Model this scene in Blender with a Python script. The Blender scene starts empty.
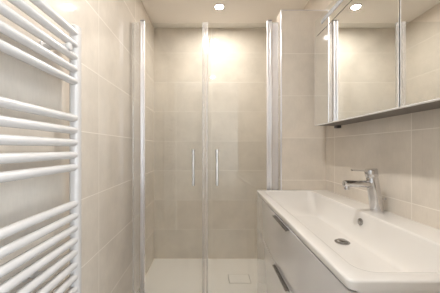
import bpy, bmesh, math, random
from mathutils import Vector, Matrix

random.seed(4)
SC = bpy.context.scene
COL = SC.collection
PI = math.pi

# ------------------------------------------------------------------ key measures (metres)
CAM_Z = 1.145
F_PX = 238.1
XL, XR = -0.561, 0.832            # left and right wall faces
YB, YF = 2.43, 0.25               # shower wall face, door wall face
ZC = 2.375                        # ceiling
YP0, YP1 = 1.694, 1.794           # partition front and rear
XP = 0.512                        # partition free end
ZP = 2.130                        # partition top
YG = 1.745                        # shower glass plane

# ------------------------------------------------------------------ camera
cd = bpy.data.cameras.new('camera')
cam = bpy.data.objects.new('camera', cd)
COL.objects.link(cam)
cam.location = (0, 0, CAM_Z)
cam.rotation_euler = (PI / 2, 0, 0)
cd.sensor_width = 36
cd.lens = 36 * F_PX / 440
cd.shift_x = 11 / 440
cd.shift_y = 2 / 440
cd.clip_start = 0.02
SC.camera = cam

# ------------------------------------------------------------------ sky, daylight, exposure
w = bpy.data.worlds.new('sky')
SC.world = w
w.use_nodes = True
bg = w.node_tree.nodes['Background']
bg.inputs['Color'].default_value = (0.86, 0.92, 1.0, 1)
bg.inputs['Strength'].default_value = 8.6
LAMP_W = 8.4
LAMP_SPREAD = 175
LAMP_COL = (1.0, 0.935, 0.865)
SC.view_settings.view_transform = 'Standard'
SC.view_settings.look = 'None'
SC.view_settings.gamma = 1
SC.view_settings.exposure = 0.55
SC.view_settings.use_curve_mapping = False
SC.cycles.max_bounces = 14
SC.cycles.diffuse_bounces = 8
SC.cycles.glossy_bounces = 8
SC.cycles.transparent_max_bounces = 24
SC.cycles.caustics_reflective = False
SC.cycles.caustics_refractive = False
SC.cycles.sample_clamp_indirect = 6
SC.cycles.use_denoising = True

# daylight portal in the hall window
HX0, HX1, YH = -1.0, 1.0, -1.75
WY0, WY1, WZ0, WZ1 = -1.60, -0.25, 0.45, 2.20
pl = bpy.data.lights.new('window_daylight', 'AREA')
pl.shape = 'RECTANGLE'
pl.size, pl.size_y = WY1 - WY0, WZ1 - WZ0
pl.cycles.is_portal = True
po = bpy.data.objects.new('window_daylight', pl)
COL.objects.link(po)
po.location = (HX1 + 0.09, (WY0 + WY1) / 2, (WZ0 + WZ1) / 2)
po.rotation_euler = Vector((-1, 0, 0)).to_track_quat('-Z', 'Z').to_euler()

# ------------------------------------------------------------------ materials
def new_mat(name):
    m = bpy.data.materials.new(name)
    m.use_nodes = True
    nt = m.node_tree
    return m, nt, nt.nodes['Principled BSDF']

def N(nt, t, **kw):
    n = nt.nodes.new(t)
    for k, v in kw.items():
        setattr(n, k, v)
    return n

def math_n(nt, op, a, b=None, c=None):
    n = N(nt, 'ShaderNodeMath', operation=op)
    for i, v in enumerate((a, b, c)):
        if v is None:
            continue
        if isinstance(v, (int, float)):
            n.inputs[i].default_value = v
        else:
            nt.links.new(v, n.inputs[i])
    return n.outputs[0]

def simple(name, col, rough=0.4, metal=0.0, spec=0.5, coat=0.0, noise=0.0, nscale=40):
    m, nt, b = new_mat(name)
    b.inputs['Base Color'].default_value = (*col, 1)
    b.inputs['Roughness'].default_value = rough
    b.inputs['Metallic'].default_value = metal
    b.inputs['Specular IOR Level'].default_value = spec
    b.inputs['Coat Weight'].default_value = coat
    b.inputs['Coat Roughness'].default_value = 0.04
    if noise:
        g = N(nt, 'ShaderNodeNewGeometry')
        n = N(nt, 'ShaderNodeTexNoise')
        n.inputs['Scale'].default_value = nscale
        n.inputs['Detail'].default_value = 4
        nt.links.new(g.outputs['Position'], n.inputs['Vector'])
        mr = N(nt, 'ShaderNodeMapRange')
        mr.inputs['To Min'].default_value = max(0, rough - noise)
        mr.inputs['To Max'].default_value = rough + noise
        nt.links.new(n.outputs['Fac'], mr.inputs['Value'])
        nt.links.new(mr.outputs[0], b.inputs['Roughness'])
    return m

def tile_mat(name, axis, u0, tw=0.6, th=0.3, z0=0.02, base=(0.66, 0.607, 0.54), grout=(0.76, 0.715, 0.65)):
    """stacked 60 x 30 cm stoneware tiles; axis = horizontal axis of the wall"""
    m, nt, b = new_mat(name)
    L = nt.links.new
    g = N(nt, 'ShaderNodeNewGeometry')
    sp = N(nt, 'ShaderNodeSeparateXYZ')
    L(g.outputs['Position'], sp.inputs[0])
    u = sp.outputs['XY'.index(axis)] if axis in 'XY' else sp.outputs[0]
    v = sp.outputs[2] if axis != 'F' else sp.outputs[1]
    us = math_n(nt, 'DIVIDE', math_n(nt, 'SUBTRACT', u, u0), tw)
    vs = math_n(nt, 'DIVIDE', math_n(nt, 'SUBTRACT', v, z0), th)
    du = math_n(nt, 'MULTIPLY', math_n(nt, 'PINGPONG', us, 0.5), tw)
    dv = math_n(nt, 'MULTIPLY', math_n(nt, 'PINGPONG', vs, 0.5), th)
    d = math_n(nt, 'MINIMUM', du, dv)
    mr = N(nt, 'ShaderNodeMapRange', interpolation_type='SMOOTHSTEP')
    mr.inputs['From Min'].default_value = 0.0008
    mr.inputs['From Max'].default_value = 0.0028
    mr.inputs['To Min'].default_value = 1
    mr.inputs['To Max'].default_value = 0
    L(d, mr.inputs['Value'])
    gf = mr.outputs[0]
    # per-tile tone
    cx = N(nt, 'ShaderNodeCombineXYZ')
    L(math_n(nt, 'FLOOR', us), cx.inputs[0])
    L(math_n(nt, 'FLOOR', vs), cx.inputs[1])
    wn = N(nt, 'ShaderNodeTexWhiteNoise', noise_dimensions='3D')
    L(cx.outputs[0], wn.inputs['Vector'])
    # clouds, each tile its own piece of pattern
    off = N(nt, 'ShaderNodeVectorMath', operation='MULTIPLY_ADD')
    L(wn.outputs['Color'], off.inputs[0])
    off.inputs[1].default_value = (7, 7, 7)
    L(g.outputs['Position'], off.inputs[2])
    n1 = N(nt, 'ShaderNodeTexNoise')
    n1.inputs['Scale'].default_value = 5.5
    n1.inputs['Detail'].default_value = 6
    n1.inputs['Roughness'].default_value = 0.62
    L(off.outputs[0], n1.inputs['Vector'])
    # fine brushed texture
    mp = N(nt, 'ShaderNodeMapping')
    mp.inputs['Scale'].default_value = (160, 160, 22)
    L(g.outputs['Position'], mp.inputs['Vector'])
    n2 = N(nt, 'ShaderNodeTexNoise')
    n2.inputs['Scale'].default_value = 1
    n2.inputs['Detail'].default_value = 2
    L(mp.outputs[0], n2.inputs['Vector'])
    t = math_n(nt, 'ADD', math_n(nt, 'MULTIPLY', math_n(nt, 'SUBTRACT', n1.outputs['Fac'], 0.5), 0.40),
               math_n(nt, 'ADD', math_n(nt, 'MULTIPLY', math_n(nt, 'SUBTRACT', n2.outputs['Fac'], 0.5), 0.10),
                      math_n(nt, 'MULTIPLY', math_n(nt, 'SUBTRACT', wn.outputs['Value'], 0.5), 0.06)))
    k = math_n(nt, 'ADD', t, 1.0)
    vm = N(nt, 'ShaderNodeVectorMath', operation='SCALE')
    vm.inputs[0].default_value = base
    L(k, vm.inputs['Scale'])
    mx = N(nt, 'ShaderNodeMix', data_type='RGBA')
    L(gf, mx.inputs['Factor'])
    L(vm.outputs[0], mx.inputs['A'])
    mx.inputs['B'].default_value = (*grout, 1)
    L(mx.outputs['Result'], b.inputs['Base Color'])
    rr = math_n(nt, 'ADD', math_n(nt, 'MULTIPLY', gf, 0.5), math_n(nt, 'ADD', 0.02, math_n(nt, 'MULTIPLY', n1.outputs['Fac'], 0.05)))
    L(rr, b.inputs['Roughness'])
    b.inputs['Specular IOR Level'].default_value = 0.26
    bp = N(nt, 'ShaderNodeBump')
    bp.inputs['Strength'].default_value = 0.25
    bp.inputs['Distance'].default_value = 0.001
    h = math_n(nt, 'ADD', math_n(nt, 'MULTIPLY', gf, -0.6), math_n(nt, 'MULTIPLY', n2.outputs['Fac'], 0.05))
    L(h, bp.inputs['Height'])
    L(bp.outputs[0], b.inputs['Normal'])
    return m

def thin_glass(name, tint=(0.955, 0.965, 0.96), f0=0.036, haze=0.0, haze_col=(0.9, 0.9, 0.92), rough=0.0):
    """clear pane: see-through with an angle dependent mirror reflection, optional haze for frosted plastic and painted-in reflections"""
    m, nt, b = new_mat(name)
    nt.nodes.remove(b)
    L = nt.links.new
    out = nt.nodes['Material Output']
    tr = N(nt, 'ShaderNodeBsdfTransparent')
    tr.inputs[0].default_value = (*tint, 1)
    gl = N(nt, 'ShaderNodeBsdfGlossy')
    gl.inputs['Roughness'].default_value = rough
    gl.inputs['Color'].default_value = (1, 1, 1, 1)
    lw = N(nt, 'ShaderNodeLayerWeight')
    lw.inputs['Blend'].default_value = 0.5
    p = math_n(nt, 'POWER', lw.outputs['Facing'], 5.0)
    fac = math_n(nt, 'ADD', math_n(nt, 'MULTIPLY', p, 1 - f0), f0)
    last = tr.outputs[0]
    if haze:
        df = N(nt, 'ShaderNodeBsdfTranslucent')
        df.inputs[0].default_value = (*haze_col, 1)
        dd = N(nt, 'ShaderNodeBsdfDiffuse')
        dd.inputs[0].default_value = (*haze_col, 1)
        m0 = N(nt, 'ShaderNodeMixShader')
        L(df.outputs[0], m0.inputs[1])
        L(dd.outputs[0], m0.inputs[2])
        m1 = N(nt, 'ShaderNodeMixShader')
        m1.inputs[0].default_value = haze
        L(last, m1.inputs[1])
        L(m0.outputs[0], m1.inputs[2])
        last = m1.outputs[0]
    mx = N(nt, 'ShaderNodeMixShader')
    L(fac, mx.inputs[0])
    L(last, mx.inputs[1])
    L(gl.outputs[0], mx.inputs[2])
    L(mx.outputs[0], out.inputs['Surface'])
    return m

M = {}
M['tile_left'] = tile_mat('beige_tile_left', 'Y', 1.2126)
M['tile_right'] = tile_mat('beige_tile_right', 'Y', 0.9786)
M['tile_back'] = tile_mat('beige_tile_back', 'X', 0.028)
M['tile_part'] = tile_mat('beige_tile_partition', 'X', 0.235)
M['tile_door'] = tile_mat('beige_tile_door_wall', 'X', -0.561)
M['tile_floor'] = tile_mat('beige_tile_floor', 'F', 0.0, 0.6, 0.6, 0.1, base=(0.40, 0.36, 0.30))
M['ceiling'] = simple('painted_ceiling', (0.82, 0.795, 0.75), 0.8, spec=0.2, noise=0.08)
M['hall'] = simple('hall_paint', (0.66, 0.64, 0.61), 0.7, spec=0.2, noise=0.08)
M['hall_floor'] = simple('hall_floor', (0.33, 0.24, 0.17), 0.5, noise=0.1)
M['chrome'] = simple('chrome', (0.62, 0.615, 0.62), 0.07, 1.0, noise=0.02)
M['chrome_dark'] = simple('worn_chrome', (0.42, 0.41, 0.40), 0.15, 1.0, noise=0.03)
M['alu'] = simple('polished_aluminium', (0.92, 0.93, 0.97), 0.30, 1.0, noise=0.04, nscale=90)
M['cap'] = simple('grey_end_cap', (0.34, 0.34, 0.35), 0.4, 0.0, noise=0.05)
M['steel'] = simple('dark_brushed_metal', (0.22, 0.21, 0.205), 0.25, 1.0, noise=0.06)
M['rad'] = simple('white_enamel', (0.58, 0.57, 0.565), 0.24, coat=0.3, noise=0.03)
M['ceramic'] = simple('white_ceramic', (0.74, 0.725, 0.705), 0.10, coat=0.5, noise=0.02)
M['lacquer'] = simple('white_gloss_lacquer', (0.56, 0.545, 0.55), 0.06, coat=1.0, noise=0.02)
M['carcass'] = simple('white_carcass', (0.66, 0.64, 0.63), 0.4, noise=0.05)
M['tray'] = simple('white_tray', (0.82, 0.795, 0.76), 0.38, noise=0.06)
M['gap'] = simple('dark_joint', (0.06, 0.06, 0.06), 0.7, noise=0.05)
M['mirror'] = simple('mirror_glass', (0.90, 0.91, 0.90), 0.0, 1.0)
M['cabinet'] = simple('cabinet_shell', (0.13, 0.115, 0.10), 0.4, noise=0.05)
M['slot'] = simple('frosted_light_window', (0.14, 0.143, 0.147), 0.45, noise=0.05)
M['silicone'] = simple('sealant', (0.80, 0.75, 0.66), 0.5, noise=0.05)
M['dark'] = simple('dark_plastic', (0.05, 0.05, 0.055), 0.4, noise=0.05)
M['glass'] = thin_glass('clear_glass')
M['glass_side'] = thin_glass('painted_sheen_glass', haze=0.12, haze_col=(0.85, 0.86, 0.95))  # clear glass; the faint lavender haze is a painted-in reflection
M['glass_right'] = thin_glass('painted_sheen_glass_right', haze=0.34, haze_col=(0.87, 0.88, 0.97))  # stronger haze: reflection of the bright hall painted into the right panel
M['seal'] = thin_glass('clear_seal_strip', tint=(0.93, 0.93, 0.93), f0=0.10, haze=0.22, haze_col=(0.92, 0.92, 0.95), rough=0.12)
M['pane'] = thin_glass('window_glass')
M['frame'] = simple('white_window_frame', (0.8, 0.8, 0.8), 0.35, noise=0.05)

def emission(name, col, s):
    m, nt, b = new_mat(name)
    b.inputs['Base Color'].default_value = (0.8, 0.8, 0.8, 1)
    b.inputs['Emission Color'].default_value = (*col, 1)
    b.inputs['Emission Strength'].default_value = s
    return m
M['lens'] = emission('lamp_lens', (1.0, 0.93, 0.83), 40)

# ------------------------------------------------------------------ builders
def obj(name, bm, mat, parent=None, root=None, smooth=False, bevel=0.0, bseg=2, auto=None):
    """one mesh object from a bmesh in world coordinates; root gives the thing's base"""
    me = bpy.data.meshes.new(name)
    bmesh.ops.recalc_face_normals(bm, faces=bm.faces)
    if root is not None:
        bmesh.ops.translate(bm, verts=bm.verts, vec=-Vector(root.location))
    bm.to_mesh(me)
    bm.free()
    me.materials.append(M[mat] if isinstance(mat, str) else mat)
    o = bpy.data.objects.new(name, me)
    COL.objects.link(o)
    if parent is not None:
        o.parent = parent
    if smooth:
        for p in me.polygons:
            p.use_smooth = True
        if auto:
            me.set_sharp_from_angle(angle=math.radians(auto))
    if bevel:
        b = o.modifiers.new('bevel', 'BEVEL')
        b.width = bevel
        b.segments = bseg
        b.limit_method = 'ANGLE'
        b.angle_limit = math.radians(40)
    return o

def thing(name, label, cat, loc, group=None):
    o = bpy.data.objects.new(name, None)
    COL.objects.link(o)
    o.location = loc
    o.empty_display_size = 0.05
    o['label'] = label
    o['category'] = cat
    if group:
        o['group'] = group
    return o

def struct(name, bm, mat, parent=None, **kw):
    o = obj(name, bm, mat, parent, **kw)
    o['kind'] = 'structure'
    return o

def box(x0, x1, y0, y1, z0, z1, bm=None):
    bm = bm or bmesh.new()
    vs = [bm.verts.new((x, y, z)) for z in (z0, z1) for (x, y) in ((x0, y0), (x1, y0), (x1, y1), (x0, y1))]
    for f in ((3, 2, 1, 0), (4, 5, 6, 7), (0, 1, 5, 4), (1, 2, 6, 5), (2, 3, 7, 6), (3, 0, 4, 7)):
        bm.faces.new([vs[i] for i in f])
    return bm

def cells(xs, ys, keep, z0, z1):
    """prism made of grid cells; keep(i,j) tells which cells exist"""
    bm = bmesh.new()
    V = {}
    def v(i, j, k):
        if (i, j, k) not in V:
            V[(i, j, k)] = bm.verts.new((xs[i], ys[j], (z0, z1)[k]))
        return V[(i, j, k)]
    nx, ny = len(xs) - 1, len(ys) - 1
    K = lambda i, j: 0 <= i < nx and 0 <= j < ny and keep(i, j)
    for i in range(nx):
        for j in range(ny):
            if not K(i, j):
                continue
            bm.faces.new([v(i, j, 1), v(i + 1, j, 1), v(i + 1, j + 1, 1), v(i, j + 1, 1)])
            bm.faces.new([v(i, j + 1, 0), v(i + 1, j + 1, 0), v(i + 1, j, 0), v(i, j, 0)])
            for (di, dj, a, b_) in ((-1, 0, (i, j + 1), (i, j)), (1, 0, (i + 1, j), (i + 1, j + 1)),
                                    (0, -1, (i, j), (i + 1, j)), (0, 1, (i + 1, j + 1), (i, j + 1))):
                if not K(i + di, j + dj):
                    bm.faces.new([v(*a, 0), v(*b_, 0), v(*b_, 1), v(*a, 1)])
    return bm

def rings(rs, bm=None, cap0=True, cap1=True):
    """loft through rings of points"""
    bm = bm or bmesh.new()
    R = [[bm.verts.new(p) for p in r] for r in rs]
    n = len(R[0])
    for a, b_ in zip(R, R[1:]):
        for i in range(n):
            bm.faces.new([a[i], a[(i + 1) % n], b_[(i + 1) % n], b_[i]])
    if cap0:
        bm.faces.new(list(reversed(R[0])))
    if cap1:
        bm.faces.new(R[-1])
    return bm

def circ(c, ax, r, n=24, sx=1.0):
    ax = Vector(ax).normalized()
    q = ax.to_track_quat('Z', 'Y')
    return [Vector(c) + q @ Vector((r * sx * math.cos(2 * PI * i / n), r * math.sin(2 * PI * i / n), 0)) for i in range(n)]

def tube(p0, p1, r0, r1=None, n=24, rnd=0.0, bm=None):
    """cylinder or cone with softly rounded ends"""
    r1 = r0 if r1 is None else r1
    p0, p1 = Vector(p0), Vector(p1)
    d = (p1 - p0).normalized()
    rs = []
    if rnd:
        for a in (0, 0.4, 0.8):
            rs.append(circ(p0 + d * rnd * (1 - math.sin(a * PI / 2 / 1.0)) , d, r0 - rnd + rnd * math.sin(a * PI / 2), n)) if False else None
        rs = [circ(p0, d, r0 - rnd, n), circ(p0 + d * rnd * 0.3, d, r0 - rnd * 0.3, n), circ(p0 + d * rnd, d, r0, n),
              circ(p1 - d * rnd, d, r1, n), circ(p1 - d * rnd * 0.3, d, r1 - rnd * 0.3, n), circ(p1, d, r1 - rnd, n)]
    else:
        rs = [circ(p0, d, r0, n), circ(p1, d, r1, n)]
    return rings(rs, bm)

def rrect(x0, x1, y0, y1, r, z, n=8):
    pts = []
    for (cx, cy, a0) in ((x1 - r, y1 - r, 0), (x0 + r, y1 - r, PI / 2), (x0 + r, y0 + r, PI), (x1 - r, y0 + r, 1.5 * PI)):
        for k in range(n + 1):
            a = a0 + PI / 2 * k / n
            pts.append(Vector((cx + r * math.cos(a), cy + r * math.sin(a), z)))
    return pts

def rbar(x0, x1, y0, y1, r, z0, z1):
    return rings([rrect(x0, x1, y0, y1, r, z0), rrect(x0, x1, y0, y1, r, z1)])

def copy_part(o, parent, off=(0, 0, 0)):
    c = o.copy()
    COL.objects.link(c)
    c.parent = parent
    c.location = Vector(o.location) + Vector(off)
    return c

# ------------------------------------------------------------------ the room
T = 0.12
struct('floor', box(XL - T, XR + T, YF - T, YB + T, -0.08, 0.0), 'tile_floor')
struct('ceiling', box(XL - T, XR + T, YF - T, YB + T, ZC, ZC + 0.08), 'ceiling')
struct('wall_left', box(XL - T, XL, YF - T, YB + T, 0, ZC), 'tile_left')
struct('wall_right', box(XR, XR + T, YF - T, YB + T, 0, ZC), 'tile_right')
struct('wall_back', box(XL, XR, YB, YB + T, 0, ZC), 'tile_back')
# door wall with the doorway the photographer stands in
DX0, DX1, DZ = -0.47, 0.42, 2.06
bm = box(XL, DX0, YF - T, YF, 0, ZC)
box(DX1, XR, YF - T, YF, 0, ZC, bm)
box(DX0, DX1, YF - T, YF, DZ, ZC, bm)
struct('wall_front', bm, 'tile_door')
bm = box(DX0, DX0 + 0.02, YF - T - 0.01, YF + 0.008, 0, DZ)
box(DX1 - 0.02, DX1, YF - T - 0.01, YF + 0.008, 0, DZ, bm)
box(DX0 + 0.02, DX1 - 0.02, YF - T - 0.01, YF + 0.008, DZ - 0.02, DZ, bm)
struct('trim_3', bm, 'frame', bevel=0.003)
# partition at the right end of the shower
struct('wall_partition', box(XP, XR, YP0, YP1, 0, ZP), 'tile_part')
struct('trim_1', box(XP - 0.0025, XP + 0.007, YP0 - 0.0025, YP0 + 0.007, 0, ZP + 0.0025), 'alu', bevel=0.002)
bm = box(XP + 0.007, XR, YP0 - 0.0025, YP0 + 0.005, ZP - 0.005, ZP + 0.0025)
struct('trim_2', bm, 'alu', bevel=0.0015)
# hall behind the doorway with the window
YD = YF - T
struct('floor_hall', box(HX0 - T, HX1 + T, YH - T, YD, -0.08, 0.0), 'hall_floor')
struct('ceiling_hall', box(HX0 - T, HX1 + T, YH - T, YD, ZC, ZC + 0.08), 'hall')
struct('wall_hall_left', box(HX0 - T, HX0, YH - T, YD, 0, ZC), 'hall')
struct('wall_hall_end', box(HX0, HX1 + T, YH - T, YH, 0, ZC), 'hall')
bm = box(HX1, HX1 + T, YH, WY0, 0, ZC)
box(HX1, HX1 + T, WY1, YD, 0, ZC, bm)
box(HX1, HX1 + T, WY0, WY1, 0, WZ0, bm)
box(HX1, HX1 + T, WY0, WY1, WZ1, ZC, bm)
struct('wall_hall_right', bm, 'hall')
bm = box(HX0, XL - T, YD - 0.001, YD + T, 0, ZC)
box(XR + T, HX1, YD - 0.001, YD + T, 0, ZC, bm)
struct('wall_hall_front', bm, 'hall')
bm = bmesh.new()
fw = 0.045
box(HX1 + 0.01, HX1 + 0.06, WY0, WY0 + fw, WZ0, WZ1, bm)
box(HX1 + 0.01, HX1 + 0.06, WY1 - fw, WY1, WZ0, WZ1, bm)
box(HX1 + 0.01, HX1 + 0.06, WY0 + fw, WY1 - fw, WZ0, WZ0 + fw, bm)
box(HX1 + 0.01, HX1 + 0.06, WY0 + fw, WY1 - fw, WZ1 - fw, WZ1, bm)
wm = (WY0 + WY1) / 2
box(HX1 + 0.015, HX1 + 0.055, wm - 0.02, wm + 0.02, WZ0 + fw, WZ1 - fw, bm)
win = struct('window_1', bm, 'frame', bevel=0.003)
obj('window_pane', box(HX1 + 0.034, HX1 + 0.04, WY0 + fw, WY1 - fw, WZ0 + fw, WZ1 - fw), 'pane', win)

# ------------------------------------------------------------------ shower tray
DR = (0.172, 0.350, 1.990, 2.124)
g = 0.004
xs = [XL + 0.001, DR[0] - g, DR[1] + g, XP - 0.003, XR - 0.001]
ys = [1.700, YP1 + 0.001, DR[2] - g, DR[3] + g, YB - 0.001]
tray = thing('shower_tray', 'flat white walk-in shower tray on the floor behind the glass doors', 'shower tray', (-0.02, 2.06, 0))
obj('tray_body', cells(xs, ys, lambda i, j: not (i == 1 and j == 2) and not (i == 3 and j == 0), 0.0005, 0.020), 'tray', tray, tray)
obj('drain_pan', box(DR[0] - g, DR[1] + g, DR[2] - g, DR[3] + g, 0.001, 0.006), 'gap', tray, tray)
obj('drain_cover', box(DR[0], DR[1], DR[2], DR[3], 0.0065, 0.0215), 'tray', tray, tray, bevel=0.0015)
bm = box(XL + 0.001, XL + 0.005, 1.700, YB - 0.001, 0.020, 0.024)
box(XL + 0.005, XR - 0.001, YB - 0.005, YB - 0.001, 0.020, 0.024, bm)
obj('sealant_joint', bm, 'silicone', tray, tray)

# ------------------------------------------------------------------ shower screen
scr = thing('shower_screen', 'clear glass shower screen with two hinged doors and chrome posts', 'shower screen', (-0.02, YG, 0.0225))
KX = YG / F_PX
def sx(px):
    return (px - 209) * KX
ZG0, ZG1, ZD1 = 0.032, CAM_Z + 126.5 * KX, CAM_Z + 125.4 * KX
h = 0.003
SPX0, SPX1 = sx(140.6), sx(145.0)      # left post
RPX0, RPX1 = sx(266.6), sx(271.6)      # right post
obj('side_panel', box(XL + 0.006, SPX0 + 0.003, YG - h, YG + h, ZG0, ZG1 - 0.004), 'glass_side', scr, scr)
obj('side_panel', box(RPX1 - 0.003, XP - 0.006, YG - h, YG + h, ZG0, ZG1 - 0.004), 'glass_right', scr, scr)
obj('wall_seal', box(XL + 0.0005, XL + 0.009, YG - 0.006, YG + 0.006, 0.0225, ZG1 - 0.004), 'glass_side', scr, scr, bevel=0.002)
obj('wall_seal', box(XP - 0.010, XP - 0.0005, YG - 0.006, YG + 0.006, 0.0225, ZG1 - 0.004), 'glass_side', scr, scr, bevel=0.002)
for (a, b_) in ((SPX0, SPX1), (RPX0, RPX1)):
    mid = (a + b_) / 2
    bm = rbar(a, mid - 0.0012, YG - 0.016, YG + 0.012, 0.0055, 0.0225, ZG1)
    rings([rrect(mid + 0.0012, b_, YG - 0.013, YG + 0.010, 0.0055, 0.0225), rrect(mid + 0.0012, b_, YG - 0.013, YG + 0.010, 0.0055, ZG1)], bm)
    rings([rrect(mid - 0.003, mid + 0.003, YG - 0.006, YG + 0.006, 0.002, 0.0225), rrect(mid - 0.003, mid + 0.003, YG - 0.006, YG + 0.006, 0.002, ZG1 - 0.002)], bm)
    p = obj('hinge_post', bm, 'alu', scr, scr, smooth=True, auto=50)
    obj('end_cap', rbar(a - 0.0005, b_ + 0.0005, YG - 0.0165, YG + 0.0125, 0.005, ZG1, ZG1 + 0.008), 'cap', p, scr, smooth=True, auto=50)
def shower_door(x0, x1, seal, hx):
    d = obj('door', box(x0, x1, YG - h, YG + h, ZG0 + 0.006, ZD1), 'glass', scr, scr)
    obj('seal_strip', rbar(seal[0], seal[1], YG - 0.007, YG + 0.007, 0.003, ZG0 + 0.006, ZD1 + 0.0015), 'seal', d, scr, smooth=True, auto=50)
    obj('bottom_seal', rbar(x0 + 0.004, x1 - 0.004, YG - 0.005, YG + 0.005, 0.002, 0.023, ZG0 + 0.012), 'seal', d, scr, smooth=True, auto=50)
    z0, z1 = CAM_Z - 36.3 * KX, CAM_Z - 1.1 * KX
    bm = rbar(hx - 0.0108, hx + 0.0108, YG - 0.044, YG - 0.029, 0.0065, z0, z1)
    for zz in (z0 + 0.035, z1 - 0.045):
        tube((hx, YG - 0.031, zz), (hx, YG - 0.003, zz), 0.006, bm=bm)
        tube((hx, YG + 0.003, zz), (hx, YG + 0.008, zz), 0.009, rnd=0.002, bm=bm)
    hd = obj('handle', bm, 'chrome', d, scr, smooth=True, auto=50)
    hd['label'] = 'vertical chrome bar handle'
shower_door(SPX1 + 0.001, sx(203.6), (sx(202.2), sx(205.0)), sx(193.4) * 0.985)
shower_door(sx(206.8), RPX0 - 0.001, (sx(205.4), sx(208.2)), sx(217.0) * 0.985)

# ------------------------------------------------------------------ vanity
VX, VY0, VY1, VZ = 0.311, 0.527, YP0 - 0.001, 0.852
XW = XR - 0.001
def taper(bm, k=0.026):
    for v in bm.verts:
        t = (v.co.y - VY0) / (VY1 - VY0)
        v.co.x += (XW - v.co.x) / (XW - VX) * k * t * t
    return bm
van = thing('vanity_unit', 'glossy white vanity cabinet with two drawers under the basin', 'vanity unit', (0.58, 1.11, 0))
CZ0, CZ1 = 0.10, VZ - 0.0265
bm = box(VX + 0.024, XW, VY0 + 0.008, VY0 + 0.026, CZ0, CZ1)
box(VX + 0.024, XW, VY1 - 0.020, VY1 - 0.002, CZ0, CZ1, bm)
box(VX + 0.024, XW, VY0 + 0.026, VY1 - 0.020, CZ0, CZ0 + 0.018, bm)
box(XW - 0.010, XW, VY0 + 0.026, VY1 - 0.020, CZ0 + 0.018, CZ1, bm)
obj('body', taper(bm), 'carcass', van, van)
obj('plinth', taper(box(VX + 0.060, XW, VY0 + 0.030, VY1 - 0.004, 0.0005, CZ0)), 'carcass', van, van)
zs = ((0.585, CZ1 - 0.004), (CZ0 + 0.002, 0.580))
for z0, z1 in zs:
    ya, yb = VY0 + 0.008, VY1 - 0.002
    bm = rings([[Vector((x, ya + (yb - ya) * k / 16, z)) for x, z in ((VX + 0.006, z0), (VX + 0.0235, z0), (VX + 0.0235, z1), (VX + 0.006, z1))] for k in range(17)])
    d = obj('drawer', taper(bm), 'lacquer', van, van, bevel=0.0015)
    y0, y1 = 0.945, 1.160
    bm = box(VX - 0.010, VX + 0.006, y0, y1, z1 - 0.0025, z1 - 0.0003)
    box(VX - 0.010, VX - 0.0075, y0, y1, z1 - 0.0055, z1 - 0.0025, bm)
    hnd = obj('handle', taper(bm), 'steel', d, van, bevel=0.0006)
    hnd['label'] = 'slim dark metal edge pull'

# ------------------------------------------------------------------ washbasin
bas = thing('washbasin', 'wide white ceramic washbasin on the vanity unit under the mirror cabinet', 'washbasin', (0.58, 1.11, VZ - 0.026))
ri = dict(x0=0.358, x1=0.708, y0=0.566, y1=1.650)
def loops():
    L = []
    L.append(rrect(VX + 0.012, XW, VY0 + 0.010, VY1, 0.012, VZ - 0.026))
    L.append(rrect(VX + 0.003, XW, VY0 + 0.003, VY1, 0.018, VZ - 0.024))
    for a in (0, 30, 60, 90):
        i = 0.006 * (1 - math.cos(math.radians(a)))
        z = VZ - 0.006 + 0.006 * math.sin(math.radians(a))
        L.append(rrect(VX + i, XW, VY0 + i, VY1 - i * 0.3, 0.019, z))
    for a in (0, 30, 60, 90):
        i = 0.008 * math.sin(math.radians(a))
        z = VZ - 0.008 * (1 - math.cos(math.radians(a)))
        L.append(rrect(ri['x0'] - 0.004 + i, ri['x1'] + 0.004 - i, ri['y0'] - 0.004 + i, ri['y1'] + 0.004 - i, 0.045, z))
    n = 14
    for k in range(1, n + 1):
        t = k / n
        z = VZ - 0.008 - 0.124 * math.sin(t * PI / 2)
        s = 1 - math.cos(t * PI / 2)
        fx = 0.16 * (0.35 * t + 0.65 * s)
        L.append(rrect(ri['x0'] + 0.004 + fx, ri['x1'] - 0.004 - 0.045 * s, ri['y0'] + 0.004 + 0.16 * (0.25 * t + 0.75 * s), ri['y1'] - 0.004 - 0.16 * (0.25 * t + 0.75 * s), 0.045 + 0.01 * t, z))
    return L
bm = rings(loops(), cap0=False, cap1=False)
bm.verts.ensure_lookup_table()
nn = len(rrect(0, 1, 0, 1, 0.1, 0))
last = [bm.verts[i] for i in range(len(bm.verts) - nn, len(bm.verts))]
c = sum((v.co for v in last), Vector()) / nn
cv = bm.verts.new((c.x, 1.11, last[0].co.z - 0.004))
for i in range(nn):
    bm.faces.new([last[i], last[(i + 1) % nn], cv])
obj('bowl', taper(bm), 'ceramic', bas, bas, smooth=True, auto=40)
# waste and overflow
DXc, DYc, DZc = 0.607, 1.085, VZ - 0.134
bm = tube((DXc, DYc, DZc - 0.002), (DXc, DYc, DZc + 0.004), 0.032, n=32, rnd=0.002)
rings([circ((DXc, DYc, DZc + 0.004), (0, 0, 1), 0.024, 32), circ((DXc, DYc, DZc + 0.008), (0, 0, 1), 0.0235, 32),
       circ((DXc, DYc, DZc + 0.0105), (0, 0, 1), 0.020, 32), circ((DXc, DYc, DZc + 0.0115), (0, 0, 1), 0.010, 32)], bm)
pw = obj('waste_plug', bm, 'chrome_dark', bas, bas, smooth=True, auto=40)
pw['label'] = 'round chrome waste plug'
ox = 0.7025
bm = tube((ox + 0.003, 1.105, VZ - 0.047), (ox - 0.004, 1.105, VZ - 0.0465), 0.0165, n=28, rnd=0.0015)
tube((ox - 0.003, 1.105, VZ - 0.0465), (ox - 0.0065, 1.105, VZ - 0.046), 0.012, n=28, rnd=0.0012, bm=bm)
po_ = obj('overflow_cap', bm, 'chrome_dark', bas, bas, smooth=True, auto=40)
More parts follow.
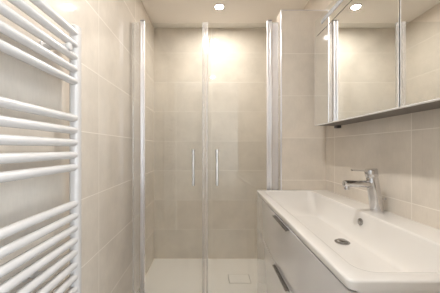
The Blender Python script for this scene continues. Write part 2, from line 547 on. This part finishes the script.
po_['label'] = 'round chrome overflow cap'

# ------------------------------------------------------------------ faucet
FX, FY, FZ = 0.777, 1.10, VZ
fau = thing('basin_faucet', 'chrome single-lever mixer faucet on the back ledge of the washbasin', 'faucet', (FX, FY, FZ))
top = Vector((FX - 0.024, FY, FZ + 0.160))
rs = []
for t, r in ((0, 0.0265), (0.02, 0.0276), (0.06, 0.0276), (0.3, 0.0268), (0.6, 0.0258), (0.85, 0.0250), (0.98, 0.0248), (1.0, 0.0238)):
    cpt = Vector((FX, FY, FZ + 0.0005)).lerp(top, t)
    rs.append(circ(cpt, (-0.08, 0, 1), r, 28))
obj('body', rings(rs), 'chrome', fau, fau, smooth=True, auto=50)
SZ = FZ + 0.128
bm = tube((FX - 0.018, FY, SZ), (0.622, FY, SZ + 0.003), 0.0168, 0.0150, n=28, rnd=0.003)
obj('spout', bm, 'chrome', fau, fau, smooth=True, auto=50)
bm = tube((0.637, FY, SZ - 0.008), (0.636, FY, SZ - 0.025), 0.0115, n=24, rnd=0.0015)
obj('aerator', bm, 'chrome', fau, fau, smooth=True, auto=50)
hb = top + Vector((-0.0003, 0, 0.003))
ht = hb + Vector((-0.006, 0, 0.034))
bm = tube(hb, ht, 0.0262, 0.0268, n=28, rnd=0.002)
rings([[Vector((x, FY + y, z)) for (y, z) in ((-a, zz), (a, zz), (a, zz + t), (-a, zz + t))]
       for (x, a, zz, t) in ((ht.x - 0.010, 0.013, ht.z - 0.012, 0.009), (ht.x - 0.030, 0.011, ht.z - 0.010, 0.007), (0.660, 0.008, ht.z - 0.007, 0.006))], bm)
obj('lever', bm, 'chrome', fau, fau, smooth=True, auto=40)
bm = tube((FX + 0.020, FY, FZ + 0.060), (FX + 0.036, FY, FZ + 0.060), 0.0022, n=12)
tube((FX + 0.034, FY, FZ + 0.060), (FX + 0.041, FY, FZ + 0.060), 0.0045, n=16, rnd=0.001, bm=bm)
obj('pull_rod', bm, 'chrome', fau, fau, smooth=True, auto=50)

# ------------------------------------------------------------------ mirror cabinet
MX = 0.682
MY1, MYD, MY0 = 1.535, 0.853, 0.36
MZ0, MZ1, MZF = CAM_Z + 0.1455, CAM_Z + 0.815, CAM_Z + 0.710
mc = thing('mirror_cabinet', 'wall-mounted mirror cabinet with light strip above the washbasin', 'mirror cabinet', (XR, 0.95, MZ0))
obj('body', box(MX + 0.020, XW, MY0, MY1, MZ0, MZ1), 'cabinet', mc, mc)
for (a, b_) in ((MYD + 0.0025, MY1), (MY0, MYD - 0.0045)):
    bm = box(MX, MX + 0.0185, a, b_ - 0.002, MZ0 + 0.003, MZF - 0.003)
    be = box(MX, MX + 0.0185, a, b_, MZ0, MZ0 + 0.003)
    box(MX, MX + 0.0185, b_ - 0.002, b_, MZ0 + 0.003, MZF - 0.003, be)
    if b_ < MYD:      # the near door stands a hair open
        bmesh.ops.rotate(be, verts=be.verts, cent=(MX + 0.018, MYD, 0), matrix=Matrix.Rotation(math.radians(-0.5), 3, 'Z'))
        bmesh.ops.rotate(bm, verts=bm.verts, cent=(MX + 0.018, MYD, 0), matrix=Matrix.Rotation(math.radians(-0.5), 3, 'Z'))
    d = obj('door', bm, 'mirror', mc, mc, bevel=0.0008, bseg=1)
    d['label'] = 'mirrored door'
    obj('edge_trim', be, 'frame', d, mc)
fs = obj('light_panel', box(MX + 0.0005, MX + 0.0195, MY0, MY1, MZF + 0.0015, MZ1), 'mirror', mc, mc, bevel=0.001)
# frosted rounded window in the light panel
zc, zr, ya, yb = (MZF + MZ1) / 2 + 0.004, 0.014, MY0 + 0.08, MY1 - 0.085
pts = []
for k in range(13):
    a = -PI / 2 + PI * k / 12
    pts.append((yb - zr + zr * math.cos(a), zc + zr * math.sin(a)))
for k in range(13):
    a = PI / 2 + PI * k / 12
    pts.append((ya + zr + zr * math.cos(a), zc + zr * math.sin(a)))
bm = rings([[Vector((x, y, z)) for (y, z) in pts] for x in (MX - 0.0004, MX + 0.006)])
lw_ = obj('light_strip', bm, 'slot', fs, mc)
lw_['label'] = 'frosted grey light strip, switched off'
obj('mounting_bracket', box(XW - 0.028, XW, MY1 - 0.040, MY1 - 0.006, MZ0 - 0.016, MZ0), 'dark', mc, mc, bevel=0.002)

# ------------------------------------------------------------------ towel radiator
RX, RYF, RYN = -0.490, 0.872, 0.335
RZ = CAM_Z + 0.4165
SPC = 0.0440
rad = thing('towel_radiator', 'white ladder towel radiator with horizontal bars mounted on left tiled wall', 'towel radiator', (RX, (RYF + RYN) / 2, 0.36))
bm0 = rings([rrect(RX - 0.016, RX + 0.018, RYF - 0.019, RYF + 0.019, 0.014, z) for z in (0.36, RZ + 0.029)])
p0 = obj('post', bm0, 'rad', rad, rad, smooth=True, auto=50, bevel=0.003)
copy_part(p0, rad, (0, RYN - RYF, 0))
bar = None
idx = list(range(0, 5)) + list(range(7, 12)) + list(range(14, 26))
for i in idx:
    if bar is None:
        bm = tube((RX + 0.004, RYN + 0.010, RZ), (RX + 0.004, RYF - 0.008, RZ), 0.0130, n=24)
        bar = obj('bar', bm, 'rad', rad, rad, smooth=True, auto=50)
    else:
        copy_part(bar, rad, (0, 0, -SPC * i))
for z, by in ((CAM_Z + 0.345, 0.806), (CAM_Z - 0.385, 0.725)):
    bm = tube((XL + 0.0006, by, z), (RX - 0.012, by, z), 0.010, n=20, rnd=0.001)
    tube((XL + 0.0004, by, z), (XL + 0.006, by, z), 0.020, n=24, rnd=0.002, bm=bm)
    if z > CAM_Z:
        tube((RX - 0.012, by, z), (RX + 0.021, by, z), 0.0095, n=20, bm=bm)
        tube((RX + 0.010, by, z), (RX + 0.022, by, z), 0.0130, n=24, rnd=0.003, bm=bm)
    obj('wall_bracket', bm, 'rad', rad, rad, smooth=True, auto=50)

# ------------------------------------------------------------------ recessed ceiling lamps
def downlight(x, y, label, power, proto=None):
    r = thing('recessed_downlight', label, 'ceiling light', (x, y, ZC), 'recessed ceiling spots')
    if proto is None:
        prof = ((0.046, -0.0005), (0.046, -0.003), (0.044, -0.005), (0.039, -0.0055), (0.036, -0.003), (0.036, -0.0005))
        bm = rings([[Vector((x + q * math.cos(2 * PI * i / 36), y + q * math.sin(2 * PI * i / 36), ZC + z)) for i in range(36)] for q, z in prof], cap0=False, cap1=False)
        obj('trim_ring', bm, 'rad', r, r, smooth=True, auto=50)
        obj('lens', tube((x, y, ZC - 0.0005), (x, y, ZC - 0.0025), 0.0355, n=36), 'lens', r, r)
    else:
        for ch in list(proto.children):
            if ch.type == 'MESH':
                copy_part(ch, r)
    ld = bpy.data.lights.new('lamp', 'AREA')
    ld.shape = 'DISK'
    ld.size = 0.06
    ld.spread = math.radians(LAMP_SPREAD)
    ld.energy = LAMP_W * power
    ld.color = LAMP_COL
    lo = bpy.data.objects.new('lamp', ld)
    COL.objects.link(lo)
    lo.parent = r
    lo.location = (0, 0, -0.008)
    return r
d1 = downlight(0.090, 2.065, 'round recessed ceiling spot shining above the shower tray', 0.72)
downlight(0.060, 0.770, 'round recessed ceiling spot over the basin, mirrored in the shower glass', 1.12, d1)
